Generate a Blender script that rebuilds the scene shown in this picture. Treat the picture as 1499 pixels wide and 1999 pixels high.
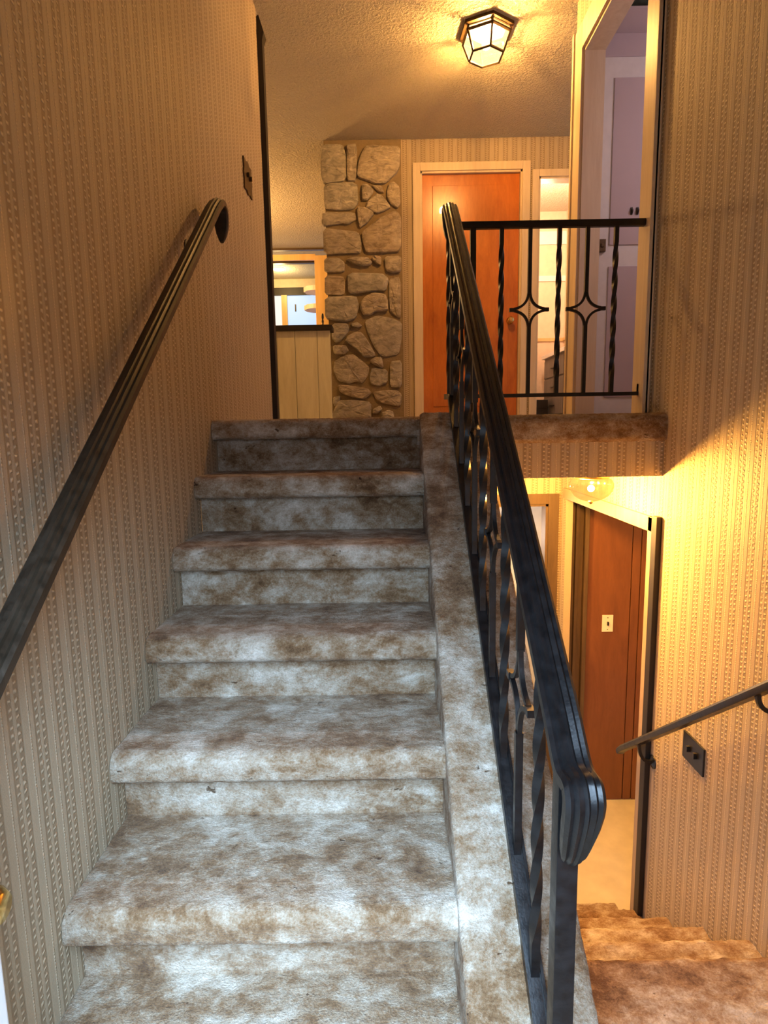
import bpy, bmesh, math, random
from mathutils import Vector, Matrix, noise

random.seed(7)
for o in list(bpy.data.objects):
    bpy.data.objects.remove(o, do_unlink=True)
scene = bpy.context.scene
COL = scene.collection

# ------------------------------------------------------------------ camera
EYE = Vector((0.0, 0.0, -0.046))
TH, YAW, ROLL, FPX = 0.1407, -0.0055, -0.017, 1150.0
c_, s_ = math.cos(YAW), math.sin(YAW)
ct, st = math.cos(TH), math.sin(TH)
cr, sr = math.cos(ROLL), math.sin(ROLL)
right0 = Vector((c_, -s_, 0)); up0 = Vector((s_*st, c_*st, ct)); fwd = Vector((s_*ct, c_*ct, -st))
rgt = right0*cr + up0*sr
upv = up0*cr - right0*sr
cam_data = bpy.data.cameras.new('camera')
cam_data.sensor_fit = 'HORIZONTAL'; cam_data.sensor_width = 36.0
cam_data.lens = FPX/1499.0*36.0
cam_data.clip_start = 0.02; cam_data.clip_end = 100
cam = bpy.data.objects.new('camera', cam_data); COL.objects.link(cam)
cam.matrix_world = Matrix(((rgt.x, upv.x, -fwd.x, EYE.x), (rgt.y, upv.y, -fwd.y, EYE.y),
                           (rgt.z, upv.z, -fwd.z, EYE.z), (0, 0, 0, 1)))
scene.camera = cam

# ------------------------------------------------------------------ world, daylight, exposure
world = bpy.data.worlds.new('world'); scene.world = world
world.use_nodes = True
bg = world.node_tree.nodes['Background']
bg.inputs[0].default_value = (0.62, 0.78, 1.0, 1); bg.inputs[1].default_value = 0.6
scene.view_settings.view_transform = 'Standard'
scene.view_settings.look = 'None'
scene.view_settings.gamma = 1.0
scene.view_settings.exposure = 0.22
scene.view_settings.use_curve_mapping = False

def area_light(name, loc, direction, sx, sy, power, color, spread=180):
    d = bpy.data.lights.new(name, 'AREA'); d.shape = 'RECTANGLE'; d.size = sx; d.size_y = sy
    d.energy = power; d.color = color; d.spread = math.radians(spread)
    o = bpy.data.objects.new(name, d); COL.objects.link(o); o.location = loc
    o.rotation_euler = Vector(direction).to_track_quat('-Z', 'Y').to_euler()
    return o
def point_light(name, loc, power, color, radius=0.05):
    d = bpy.data.lights.new(name, 'POINT'); d.energy = power; d.color = color; d.shadow_soft_size = radius
    o = bpy.data.objects.new(name, d); COL.objects.link(o); o.location = loc
    return o
# daylight entering by the open front door behind the camera
area_light('daylight_front_door', (-0.16, -0.30, -0.20), (-0.12, 1, -1.15), 0.86, 1.50, 37, (0.52, 0.74, 1.0), 95)
# room lights that stand out of view round the corners, plus one added fill
point_light('dining_room_light', (-2.0, 6.6, 1.85), 110, (1.0, 0.52, 0.17), 0.12)
point_light('bedroom_light', (1.5, 6.0, 2.0), 60, (1.0, 0.66, 0.42), 0.12)
point_light('side_room_light', (2.0, 2.9, 1.6), 9.0, (1.0, 0.78, 0.82), 0.10)
point_light('lower_room_light', (2.7, 3.0, -0.7), 14, (1.0, 0.62, 0.30), 0.10)

point_light('lower_hall_fill', (0.52, 3.15, -0.40), 62, (1.0, 0.52, 0.13), 0.05)  # added unseen fill, evens out the glow down the lower right wall
point_light('utility_room_light', (0.6, 4.6, -0.9), 14, (1.0, 0.82, 0.66), 0.10)

# ------------------------------------------------------------------ dimensions (metres; z = 0 is the upper landing)
R, RUN, NOSE, OVER, D = 0.2131, 0.26, 0.0804, 0.0718, 2.419
XL, XC0, XC1, XW = -0.712, 0.137, 0.391, 1.144
ZC = 2.36                      # upper ceiling
ZF = -7*R                      # foyer floor
RL = 0.198; YE = 1.443         # lower flight
ZL = ZF - 6*RL                 # lower floor
YB = 5.35                      # back wall of the upper hall
YL = 3.85                      # back wall of the lower hall
ZB = -0.26                     # underside of the landing
SLOPE = R/RUN

# ------------------------------------------------------------------ materials
def new_mat(name):
    m = bpy.data.materials.new(name); m.use_nodes = True
    nt = m.node_tree; b = nt.nodes['Principled BSDF']
    return m, nt, b
class N:
    """tiny expression helper for shader maths"""
    def __init__(self, nt): self.nt = nt
    def m(self, op, a, b=None, c=None):
        n = self.nt.nodes.new('ShaderNodeMath'); n.operation = op
        for i, v in enumerate((a, b, c)):
            if v is None: continue
            if isinstance(v, (int, float)): n.inputs[i].default_value = v
            else: self.nt.links.new(v, n.inputs[i])
        return n.outputs[0]
    def mix(self, f, a, b):
        n = self.nt.nodes.new('ShaderNodeMix'); n.data_type = 'RGBA'
        for v, s in ((f, 0), (a, 6), (b, 7)):
            if isinstance(v, (int, float)): n.inputs[s].default_value = v
            elif isinstance(v, tuple): n.inputs[s].default_value = (*v, 1) if len(v) == 3 else v
            else: self.nt.links.new(v, n.inputs[s])
        return n.outputs[2]
    def coords(self):
        n = self.nt.nodes.new('ShaderNodeTexCoord'); return n.outputs['Object']
    def sep(self, v):
        n = self.nt.nodes.new('ShaderNodeSeparateXYZ'); self.nt.links.new(v, n.inputs[0]); return n.outputs
    def scale(self, v, s):
        n = self.nt.nodes.new('ShaderNodeMapping'); self.nt.links.new(v, n.inputs[0]); n.inputs['Scale'].default_value = s; return n.outputs[0]
    def noise(self, v, scale, detail=3, rough=0.55, dist=0.0):
        n = self.nt.nodes.new('ShaderNodeTexNoise'); self.nt.links.new(v, n.inputs['Vector'])
        n.inputs['Scale'].default_value = scale; n.inputs['Detail'].default_value = detail
        n.inputs['Roughness'].default_value = rough; n.inputs['Distortion'].default_value = dist
        return n.outputs[0]
    def ramp(self, f, stops):
        n = self.nt.nodes.new('ShaderNodeValToRGB'); self.nt.links.new(f, n.inputs[0])
        e = n.color_ramp.elements
        while len(e) < len(stops): e.new(0.5)
        for i, (p, c) in enumerate(stops): e[i].position = p; e[i].color = (*c, 1)
        return n.outputs[0]
    def bump(self, h, strength, dist=0.01):
        n = self.nt.nodes.new('ShaderNodeBump'); self.nt.links.new(h, n.inputs['Height'])
        n.inputs['Strength'].default_value = strength; n.inputs['Distance'].default_value = dist; return n.outputs[0]

def mat_plain(name, col, rough=0.6, metal=0.0, var=0.12, nscale=18, bump=0.0, bscale=120):
    m, nt, b = new_mat(name); e = N(nt); v = e.coords()
    n = e.noise(v, nscale, 4)
    a = tuple(x*(1-var) for x in col); c = tuple(min(1, x*(1+var)) for x in col)
    nt.links.new(e.ramp(n, [(0.3, a), (0.7, c)]), b.inputs['Base Color'])
    b.inputs['Roughness'].default_value = rough; b.inputs['Metallic'].default_value = metal
    if bump: nt.links.new(e.bump(e.noise(v, bscale, 3), bump), b.inputs['Normal'])
    return m

def mat_wallpaper(name, axis):
    m, nt, b = new_mat(name); e = N(nt); v = e.coords(); s = e.sep(v)
    u = s[axis]; w = s[2]
    p = e.m('FRACT', e.m('ADD', e.m('DIVIDE', u, 0.0775), 100.0))
    def band(c, half):      # 1 inside the band, soft edges
        d = e.m('ABSOLUTE', e.m('SUBTRACT', p, c))
        return e.m('SUBTRACT', 1.0, e.m('SMOOTHSTEP', half*0.55, half, d)) if False else smooth(d, half)
    def smooth(d, half):
        n = nt.nodes.new('ShaderNodeMapRange'); n.interpolation_type = 'SMOOTHSTEP'
        nt.links.new(d, n.inputs[0]); n.inputs[1].default_value = half; n.inputs[2].default_value = half*0.5
        n.inputs[3].default_value = 0; n.inputs[4].default_value = 1
        return n.outputs[0]
    jit = e.m('MULTIPLY', e.m('SUBTRACT', e.noise(v, 60, 2), 0.5), 0.012)
    wj = e.m('ADD', w, jit)
    line = band(0.06, 0.035)
    dash = e.m('MULTIPLY_ADD', e.m('SINE', e.m('MULTIPLY', wj, 2*math.pi/0.007)), 0.3, 0.7)
    b1 = band(0.36, 0.13); b2 = band(0.68, 0.13)
    bead1 = e.m('SINE', e.m('MULTIPLY', wj, 2*math.pi/0.017))
    bead2 = e.m('SINE', e.m('ADD', e.m('MULTIPLY', wj, 2*math.pi/0.017), 2.1))
    c1 = band(0.39, 0.075); c2 = band(0.65, 0.075)
    bd = e.m('ADD', e.m('MULTIPLY', c1, e.m('MAXIMUM', bead1, 0.0)), e.m('MULTIPLY', c2, e.m('MAXIMUM', bead2, 0.0)))
    dark = e.m('MULTIPLY', e.m('ADD', b1, b2), 0.75)
    grain = e.noise(e.scale(v, (1, 1, 0.5)), 420, 2, 0.7)
    base = e.mix(grain, (0.36, 0.29, 0.195), (0.52, 0.435, 0.31))
    col = e.mix(dark, base, (0.275, 0.205, 0.125))
    light = e.m('MINIMUM', e.m('ADD', e.m('MULTIPLY', line, dash), bd), 1.0)
    col = e.mix(light, col, (0.66, 0.56, 0.40))
    nt.links.new(col, b.inputs['Base Color'])
    h = e.m('ADD', e.m('SUBTRACT', light, e.m('MULTIPLY', dark, 0.5)), e.m('MULTIPLY', grain, 0.35))
    nt.links.new(e.bump(h, 0.7, 0.004), b.inputs['Normal'])
    b.inputs['Roughness'].default_value = 0.6
    return m

def mat_carpet(name):
    m, nt, b = new_mat(name); e = N(nt); v = e.coords()
    big = e.noise(v, 4.6, 3, 0.55, 0.2)
    mid = e.noise(e.scale(v, (1.0, 1.3, 1.3)), 12, 6, 0.68, 0.25)
    fine = e.noise(v, 190, 3, 0.75)
    hole = e.noise(e.scale(v, (0.7, 1.4, 1.4)), 20, 4, 0.7, 0.3)
    t = e.m('ADD', e.m('MULTIPLY', big, 0.45), e.m('MULTIPLY', mid, 0.55))
    t = e.m('ADD', t, e.m('MULTIPLY', e.m('SUBTRACT', fine, 0.5), 0.22))
    t = e.m('ADD', t, e.m('MULTIPLY', e.m('SUBTRACT', e.noise(e.scale(v, (0.8, 1.2, 1.2)), 52, 5, 0.72, 0.4), 0.5), 0.24))
    col = e.ramp(t, [(0.34, (0.105, 0.052, 0.022)), (0.44, (0.24, 0.145, 0.075)), (0.51, (0.35, 0.265, 0.18)),
                     (0.59, (0.50, 0.435, 0.35)), (0.69, (0.72, 0.67, 0.59))])
    hm = e.ramp(hole, [(0.300, (0.26, 0.20, 0.15)), (0.335, (1, 1, 1))])
    n = nt.nodes.new('ShaderNodeMix'); n.data_type = 'RGBA'; n.blend_type = 'MULTIPLY'; n.inputs[0].default_value = 1
    nt.links.new(col, n.inputs[6]); nt.links.new(hm, n.inputs[7])
    nt.links.new(n.outputs[2], b.inputs['Base Color'])
    b.inputs['Roughness'].default_value = 0.95
    b.inputs['Specular IOR Level'].default_value = 0.1
    b.inputs['Sheen Weight'].default_value = 0.1; b.inputs['Sheen Roughness'].default_value = 0.5
    h = e.m('ADD', fine, e.m('MULTIPLY', hole, 1.5))
    nt.links.new(e.bump(h, 0.8, 0.008), b.inputs['Normal'])
    return m

def mat_ceiling():
    m, nt, b = new_mat('stippled_ceiling_paint'); e = N(nt); v = e.coords()
    n1 = e.noise(v, 55, 3, 0.6, 0.4); n2 = e.noise(v, 130, 2, 0.6)
    h = e.m('ADD', e.ramp(n1, [(0.42, (0, 0, 0)), (0.62, (1, 1, 1))]), e.m('MULTIPLY', n2, 0.4))
    nt.links.new(e.bump(h, 0.8, 0.014), b.inputs['Normal'])
    nt.links.new(e.ramp(n2, [(0.3, (0.60, 0.55, 0.42)), (0.7, (0.68, 0.63, 0.50))]), b.inputs['Base Color'])
    b.inputs['Roughness'].default_value = 0.75
    return m

def mat_wood(name, dark, light, axis=2, stretch=0.08, scale=14, rough=0.4, coat=0.0):
    m, nt, b = new_mat(name); e = N(nt); v = e.coords()
    s = [1, 1, 1]; s[axis] = stretch
    vv = e.scale(v, tuple(s))
    n = e.noise(vv, scale, 5, 0.6, 1.2); f = e.noise(vv, scale*9, 3, 0.7)
    t = e.m('ADD', e.m('MULTIPLY', n, 0.75), e.m('MULTIPLY', f, 0.25))
    nt.links.new(e.ramp(t, [(0.32, dark), (0.68, light)]), b.inputs['Base Color'])
    b.inputs['Roughness'].default_value = rough; b.inputs['Coat Weight'].default_value = coat
    nt.links.new(e.bump(f, 0.12, 0.003), b.inputs['Normal'])
    return m

def mat_stone():
    m, nt, b = new_mat('field_stone'); e = N(nt); v = e.coords()
    info = nt.nodes.new('ShaderNodeObjectInfo'); rnd = info.outputs['Random']
    n = e.noise(e.scale(v, (1.0, 1.0, 1.8)), 11, 6, 0.65, 0.8)
    a = e.ramp(n, [(0.3, (0.24, 0.235, 0.20)), (0.52, (0.47, 0.455, 0.40)), (0.72, (0.70, 0.67, 0.59))])
    c = e.ramp(n, [(0.3, (0.29, 0.23, 0.16)), (0.52, (0.52, 0.44, 0.33)), (0.72, (0.74, 0.66, 0.53))])
    nt.links.new(e.mix(rnd, a, c), b.inputs['Base Color'])
    b.inputs['Roughness'].default_value = 0.85
    nt.links.new(e.bump(e.noise(e.scale(v, (1.0, 1.0, 2.2)), 24, 5, 0.7, 1.0), 1.0, 0.022), b.inputs['Normal'])
    return m

def mat_iron(name, col=(0.008, 0.008, 0.009), rough=0.36):
    m, nt, b = new_mat(name); e = N(nt); v = e.coords()
    n = e.noise(v, 40, 3)
    nt.links.new(e.ramp(n, [(0.3, tuple(x*0.7 for x in col)), (0.7, tuple(x*1.5 for x in col))]), b.inputs['Base Color'])
    nt.links.new(e.ramp(n, [(0.3, (rough*0.8,)*3), (0.7, (rough*1.25,)*3)]), b.inputs['Roughness'])
    b.inputs['Metallic'].default_value = 0.0; b.inputs['Specular IOR Level'].default_value = 0.45
    nt.links.new(e.bump(e.noise(v, 160, 2), 0.12, 0.003), b.inputs['Normal'])
    return m

def mat_lamp_glass(name, col, strength, trans=0.6):
    m, nt, b = new_mat(name); nt.nodes.remove(b)
    out = nt.nodes['Material Output']; e = N(nt); v = e.coords()
    tr = nt.nodes.new('ShaderNodeBsdfTransparent'); tr.inputs[0].default_value = (1, 0.93, 0.80, 1)
    em = nt.nodes.new('ShaderNodeEmission'); em.inputs[1].default_value = strength
    nt.links.new(e.ramp(e.noise(v, 26, 3), [(0.3, tuple(x*0.75 for x in col)), (0.7, col)]), em.inputs[0])
    gl = nt.nodes.new('ShaderNodeBsdfGlossy'); gl.inputs[1].default_value = 0.12
    a1 = nt.nodes.new('ShaderNodeMixShader'); a1.inputs[0].default_value = 0.06
    nt.links.new(em.outputs[0], a1.inputs[1]); nt.links.new(gl.outputs[0], a1.inputs[2])
    a2 = nt.nodes.new('ShaderNodeMixShader'); a2.inputs[0].default_value = trans
    nt.links.new(a1.outputs[0], a2.inputs[1]); nt.links.new(tr.outputs[0], a2.inputs[2])
    nt.links.new(a2.outputs[0], out.inputs[0])
    return m

def mat_emit(name, col, strength):
    m, nt, b = new_mat(name); e = N(nt)
    n = e.noise(e.coords(), 1.5, 2)
    nt.links.new(e.ramp(n, [(0.3, tuple(x*0.85 for x in col)), (0.7, col)]), b.inputs['Emission Color'])
    b.inputs['Base Color'].default_value = (0.05, 0.05, 0.05, 1); b.inputs['Emission Strength'].default_value = strength
    return m

M = dict(
    paper_x=mat_wallpaper('wallpaper_across', 0), paper_y=mat_wallpaper('wallpaper_along', 1),
    carpet=mat_carpet('sculpted_carpet'), ceiling=mat_ceiling(),
    stone=mat_stone(), mortar=mat_plain('mortar', (0.24, 0.185, 0.11), 0.95, bump=0.6, bscale=90),
    iron=mat_iron('black_iron'), iron_brown=mat_iron('bronzed_iron', (0.030, 0.022, 0.014), 0.45),
    black_wood=mat_wood('black_stained_wood', (0.006, 0.005, 0.004), (0.018, 0.012, 0.008), 2, 0.1, 18, 0.55),
    casing=mat_wood('blond_casing', (0.62, 0.50, 0.35), (0.74, 0.63, 0.47), 2, 0.08, 16, 0.45),
    tan_casing=mat_wood('tan_casing', (0.30, 0.215, 0.145), (0.40, 0.30, 0.21), 2, 0.08, 16, 0.5),
    orange=mat_wood('orange_birch_door', (0.40, 0.105, 0.014), (0.62, 0.20, 0.032), 2, 0.25, 7, 0.28, 0.3),
    panel=mat_wood('red_brown_panel', (0.125, 0.042, 0.015), (0.19, 0.070, 0.026), 2, 0.15, 9, 0.45),
    dark_trim=mat_wood('dark_brown_trim', (0.055, 0.033, 0.015), (0.11, 0.068, 0.034), 2, 0.08, 18, 0.5),
    pale_wood=mat_wood('pale_birch', (0.64, 0.62, 0.42), (0.84, 0.83, 0.62), 2, 0.14, 10, 0.4),
    honey=mat_wood('honey_wood', (0.55, 0.36, 0.14), (0.70, 0.50, 0.24), 2, 0.1, 10, 0.4),
    white=mat_plain('white_paint', (0.74, 0.73, 0.72), 0.5, var=0.04),
    lilac=mat_plain('lilac_paint', (0.52, 0.44, 0.47), 0.6, var=0.05, nscale=3),
    cream=mat_plain('cream_paint', (0.66, 0.58, 0.44), 0.7, var=0.06, bump=0.2, bscale=70),
    peach=mat_plain('peach_paint', (0.72, 0.56, 0.42), 0.7, var=0.05),
    vinyl=mat_plain('pale_vinyl', (0.60, 0.54, 0.38), 0.45, var=0.10, nscale=8),
    brass=mat_plain('brass', (0.80, 0.55, 0.20), 0.22, 1.0, 0.08),
    ivory=mat_plain('ivory_plastic', (0.78, 0.70, 0.56), 0.4, var=0.03),
    bronze_plate=mat_plain('antique_bronze', (0.10, 0.065, 0.030), 0.4, 0.6, 0.2, 60),
    black=mat_plain('black_lacquer', (0.012, 0.011, 0.010), 0.35, var=0.2),
    grey_wood=mat_wood('grey_dresser', (0.09, 0.085, 0.085), (0.17, 0.16, 0.16), 2, 0.1, 12, 0.5),
    teal=mat_plain('dark_green_fabric', (0.045, 0.060, 0.045), 0.9, var=0.4, nscale=30),
    lantern_glass=mat_lamp_glass('amber_seeded_glass', (1.0, 0.72, 0.26), 4.2, 0.74),
    dome_glass=mat_lamp_glass('pressed_glass', (1.0, 0.47, 0.10), 1.0, 0.45),
    bulb=mat_emit('bulb_glow', (1.0, 0.80, 0.50), 14.0),
    daylight_pane=mat_emit('daylight_pane', (0.50, 0.70, 1.0), 1.0),
    sheer=mat_emit('sheer_curtain', (1.0, 0.88, 0.80), 0.95),
    downlight=mat_emit('downlight_lens', (1.0, 0.92, 0.75), 4.0),
)

# ------------------------------------------------------------------ geometry helpers
def link(name, bm, mat, parent=None, smooth=False, loc=None):
    me = bpy.data.meshes.new(name)
    bmesh.ops.recalc_face_normals(bm, faces=bm.faces)
    bm.to_mesh(me); bm.free()
    if smooth or mat in ('iron', 'iron_brown'):
        for p in me.polygons: p.use_smooth = True
        if not smooth: me.set_sharp_from_angle(angle=math.radians(32))
    me.materials.append(M[mat] if isinstance(mat, str) else mat)
    return put(name, me, parent, loc)
def put(name, me, parent=None, loc=None):
    o = bpy.data.objects.new(name, me); COL.objects.link(o)
    if loc: o.location = loc
    if parent:
        o.parent = parent
        o.matrix_parent_inverse = Matrix.Translation(-parent.location)
    return o
def empty(name, loc, label, cat, group=None, kind=None):
    o = bpy.data.objects.new(name, None); COL.objects.link(o); o.location = loc
    o.empty_display_size = 0.05
    o['label'] = label; o['category'] = cat
    if group: o['group'] = group
    if kind: o['kind'] = kind
    return o
def tag(o, label, cat, group=None):
    o['label'] = label; o['category'] = cat
    if group: o['group'] = group
    return o
def struct(o, label, cat):
    o['kind'] = 'structure'; o['label'] = label; o['category'] = cat
    return o
def box(bm, x0, x1, y0, y1, z0, z1, bev=0.0):
    vs = [bm.verts.new((x, y, z)) for x in (x0, x1) for y in (y0, y1) for z in (z0, z1)]
    fs = [(0, 1, 3, 2), (4, 6, 7, 5), (0, 4, 5, 1), (2, 3, 7, 6), (0, 2, 6, 4), (1, 5, 7, 3)]
    faces = [bm.faces.new([vs[i] for i in f]) for f in fs]
    if bev:
        es = list({e for f in faces for e in f.edges})
        bmesh.ops.bevel(bm, geom=es, offset=bev, segments=2, affect='EDGES', profile=0.7)
def boxes(name, mat, specs, parent=None, bev=0.0):
    bm = bmesh.new()
    for s in specs: box(bm, *s, bev=bev)
    return link(name, bm, mat, parent)
def prism_x(bm, poly, x0, x1):
    """polygon of (y, z) swept from x0 to x1"""
    a = [bm.verts.new((x0, y, z)) for y, z in poly]; b = [bm.verts.new((x1, y, z)) for y, z in poly]
    bm.faces.new(a); bm.faces.new(b[::-1]); n = len(poly)
    for i in range(n): bm.faces.new((a[i], b[i], b[(i+1) % n], a[(i+1) % n]))
def prism_y(bm, poly, y0, y1):
    a = [bm.verts.new((x, y0, z)) for x, z in poly]; b = [bm.verts.new((x, y1, z)) for x, z in poly]
    bm.faces.new(a); bm.faces.new(b[::-1]); n = len(poly)
    for i in range(n): bm.faces.new((a[i], b[i], b[(i+1) % n], a[(i+1) % n]))
def sweep(bm, path, prof, scales=None, lateral=Vector((1, 0, 0))):
    """profile of (lateral, normal) offsets along a path lying in a plane square to `lateral`"""
    rings = []; n = len(path); path = [Vector(p) for p in path]
    for i, p in enumerate(path):
        t = (path[min(i+1, n-1)] - path[max(i-1, 0)]).normalized()
        nm = lateral.cross(t).normalized()
        k = scales[i] if scales else (1, 1)
        if not isinstance(k, tuple): k = (k, k)
        rings.append([bm.verts.new(p + lateral*(a*k[0]) + nm*(b*k[1])) for a, b in prof])
    m = len(prof)
    for i in range(n-1):
        for j in range(m):
            bm.faces.new((rings[i][j], rings[i][(j+1) % m], rings[i+1][(j+1) % m], rings[i+1][j]))
    bm.faces.new(rings[0]); bm.faces.new(rings[-1][::-1])
def lathe(bm, prof, centre, seg=28, flute=0.0, nf=14):
    cx, cy, cz = centre; rings = []
    for r, z in prof:
        ring = []
        for k in range(seg):
            a = 2*math.pi*k/seg; rr = r*(1 + flute*math.cos(nf*a))
            ring.append(bm.verts.new((cx + rr*math.cos(a), cy + rr*math.sin(a), cz + z)))
        rings.append(ring)
    for i in range(len(rings)-1):
        for k in range(seg):
            bm.faces.new((rings[i][k], rings[i][(k+1) % seg], rings[i+1][(k+1) % seg], rings[i+1][k]))
    bm.faces.new(rings[0]); bm.faces.new(rings[-1][::-1])
def lathe_x(bm, prof, centre, sign=1, seg=20):
    """turned about an axis along x"""
    cx, cy, cz = centre; rings = []
    for r, d in prof:
        rings.append([bm.verts.new((cx + sign*d, cy + r*math.cos(2*math.pi*k/seg), cz + r*math.sin(2*math.pi*k/seg))) for k in range(seg)])
    for i in range(len(rings)-1):
        for k in range(seg):
            bm.faces.new((rings[i][k], rings[i][(k+1) % seg], rings[i+1][(k+1) % seg], rings[i+1][k]))
    bm.faces.new(rings[0]); bm.faces.new(rings[-1][::-1])
def lathe_y(bm, prof, centre, sign=-1, seg=20):
    cx, cy, cz = centre; rings = []
    for r, d in prof:
        rings.append([bm.verts.new((cx + r*math.cos(2*math.pi*k/seg), cy + sign*d, cz + r*math.sin(2*math.pi*k/seg))) for k in range(seg)])
    for i in range(len(rings)-1):
        for k in range(seg):
            bm.faces.new((rings[i][k], rings[i][(k+1) % seg], rings[i+1][(k+1) % seg], rings[i+1][k]))
    bm.faces.new(rings[0]); bm.faces.new(rings[-1][::-1])

def resample(pts, step):
    out = [Vector((*pts[0], 0))]
    for a, b in zip(pts, pts[1:]):
        a = Vector((*a, 0)); b = Vector((*b, 0)); k = max(1, int(math.ceil((b-a).length/step)))
        for i in range(1, k+1): out.append(a.lerp(b, i/k))
    return [(p.x, p.y) for p in out]
def arc(cy, cz, r, a0, a1, n=6):
    return [(cy + r*math.cos(math.radians(a0+(a1-a0)*i/n)), cz + r*math.sin(math.radians(a0+(a1-a0)*i/n))) for i in range(n+1)]
def pile(p):
    q = p*26
    a = noise.noise(q)*0.55 + noise.noise(p*75)*0.45
    b = noise.noise(p*190)
    return a, b
def carpet_grid(name, pts, a0, a1, place, parent, step=0.0095, amp=0.0035, fine=0.0016):
    """a carpet skin: 2-D profile pts swept from a0 to a1 by place(u, v, a), then roughened along its normals"""
    prof = resample(pts, step); n = max(2, int((a1-a0)/step)); bm = bmesh.new()
    g = [[bm.verts.new(place(u, v, a0+(a1-a0)*i/n)) for u, v in prof] for i in range(n+1)]
    for i in range(n):
        for j in range(len(prof)-1):
            bm.faces.new((g[i][j], g[i+1][j], g[i+1][j+1], g[i][j+1]))
    bm.normal_update()
    for vert in bm.verts:
        a, b = pile(vert.co)
        vert.co = vert.co + vert.normal*(a*amp + b*fine)
    return link(name, bm, 'carpet', parent, smooth=True)
def smooth_path(pts, scl, k=4):
    """Catmull-Rom through the points, scales carried along"""
    P_ = [Vector(q) for q in pts]; S_ = [Vector((s if isinstance(s, tuple) else (s, s))) for s in scl]; n = len(P_); op, os = [], []
    for i in range(n-1):
        for j in range(k):
            t = j/k
            def cr4(A):
                a, b, c, d = A[max(i-1, 0)], A[i], A[i+1], A[min(i+2, n-1)]
                return 0.5*((2*b) + (c-a)*t + (2*a-5*b+4*c-d)*t*t + (3*b-a-3*c+d)*t**3)
            op.append(cr4(P_)); os.append(tuple(S_[i].lerp(S_[i+1], t)))
    op.append(P_[-1]); os.append(tuple(S_[-1]))
    return op, os
YZ = lambda u, v, a: Vector((a, u, v))

# ================================================================== THE SETTING
struct(boxes('wall_left', 'paper_y', [(XL-0.12, XL, -0.22, 3.77, ZF-0.1, ZC)]),
       'wallpapered wall with beaded vertical stripes left of the staircase', 'wall')
struct(boxes('wall_right', 'paper_y', [
    (XW, XW+0.1, -0.22, 2.46, ZL-0.05, ZC), (XW, XW+0.1, 2.46, 2.74, 0.0, ZC), (XW, XW+0.1, 2.74, 3.61, 2.03, ZC),
    (XW, XW+0.1, 3.61, 3.77, 0.0, ZC), (XW, XW+0.1, 2.46, YL, -0.47, 0.0), (XW, XW+0.046, 3.74, YL, ZL-0.05, -0.47)]),
    'tall wallpapered wall on the right of both flights', 'wall')
struct(boxes('wall_back', 'paper_x', [
    (0.165, 0.326, YB, YB+0.1, 0, ZC), (0.326, 1.193, YB, YB+0.1, 2.105, ZC), (1.193, 1.332, YB, YB+0.1, 0, ZC),
    (1.332, 2.15, YB, YB+0.1, 2.044, ZC), (2.15, 3.3, YB, YB+0.1, 0, ZC)]),
    'wallpapered end wall of the upper hall round the two doors', 'wall')
struct(boxes('wall_front', 'cream', [
    (XL-0.12, -0.62, -0.22, -0.1, ZF, ZC), (0.30, XW+0.1, -0.22, -0.1, ZF-0.1, ZC), (-0.62, 0.30, -0.22, -0.1, 0.58, ZC)]),
    'entry wall behind the viewer with the open front doorway', 'wall')
struct(boxes('ceiling', 'ceiling', [(-3.6, 3.4, -0.22, 10.0, ZC, ZC+0.08)]), 'stippled cream ceiling of the upper floor', 'ceiling')
struct(boxes('ceiling', 'cream', [(XC0+0.02, 3.4, D+0.05, YL+1.4, ZB, ZB+0.03)]), 'low ceiling of the lower hall under the landing', 'ceiling')
fl = struct(boxes('floor', 'carpet', [(XL-0.12, XW+0.02, D+0.42, 3.77, -0.2, 0), (-3.6, 3.4, 3.77, 10.0, -0.2, 0), (XW+0.02, 3.4, 2.3, 3.77, -0.2, 0)]),
            'carpeted floor of the upper landing and hall', 'floor')
def nose_up(ye, z, back, n):
    return [(back, z)] + arc(ye+0.036, z-0.036, 0.036, 90, 180, 7) + [(ye, z-n+0.012), (ye+0.012, z-n)]
carpet_grid('landing_edge', nose_up(D, 0.0, D+0.46, 0.115) + [(D+0.03, -0.115)], XC0-0.01, XW, YZ, fl)
struct(boxes('wall_bulkhead', 'paper_x', [(XC1, XW, D+0.022, D+0.06, ZB, -0.10)]), 'wallpapered face below the landing edge over the lower hall', 'wall')
struct(carpet_grid('floor', [(-0.1, ZF), (1.0, ZF)], XL, XC0+0.02, YZ, None, step=0.02), 'carpeted entry floor at the foot of the stairs', 'floor')
ym = bmesh.new(); prism_x(ym, [(0.86, ZF+0.05), (D+0.05, -0.16), (D+0.05, ZL), (1.35, ZL), (1.35, ZF), (0.86, ZF)], XC0+0.02, XC1-0.015)
struct(link('wall_middle', ym, 'paper_y'), 'wallpapered wall under the stair curb between the two flights', 'wall')
struct(boxes('understair_light_block', 'cream', [(XL-0.1, XC0+0.03, D+0.09, D+0.15, ZL, -0.01)]), 'unseen wall added under the upper flight to block leaking light', 'wall')  # added out of sight, keeps lower hall light from leaking past the risers
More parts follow.
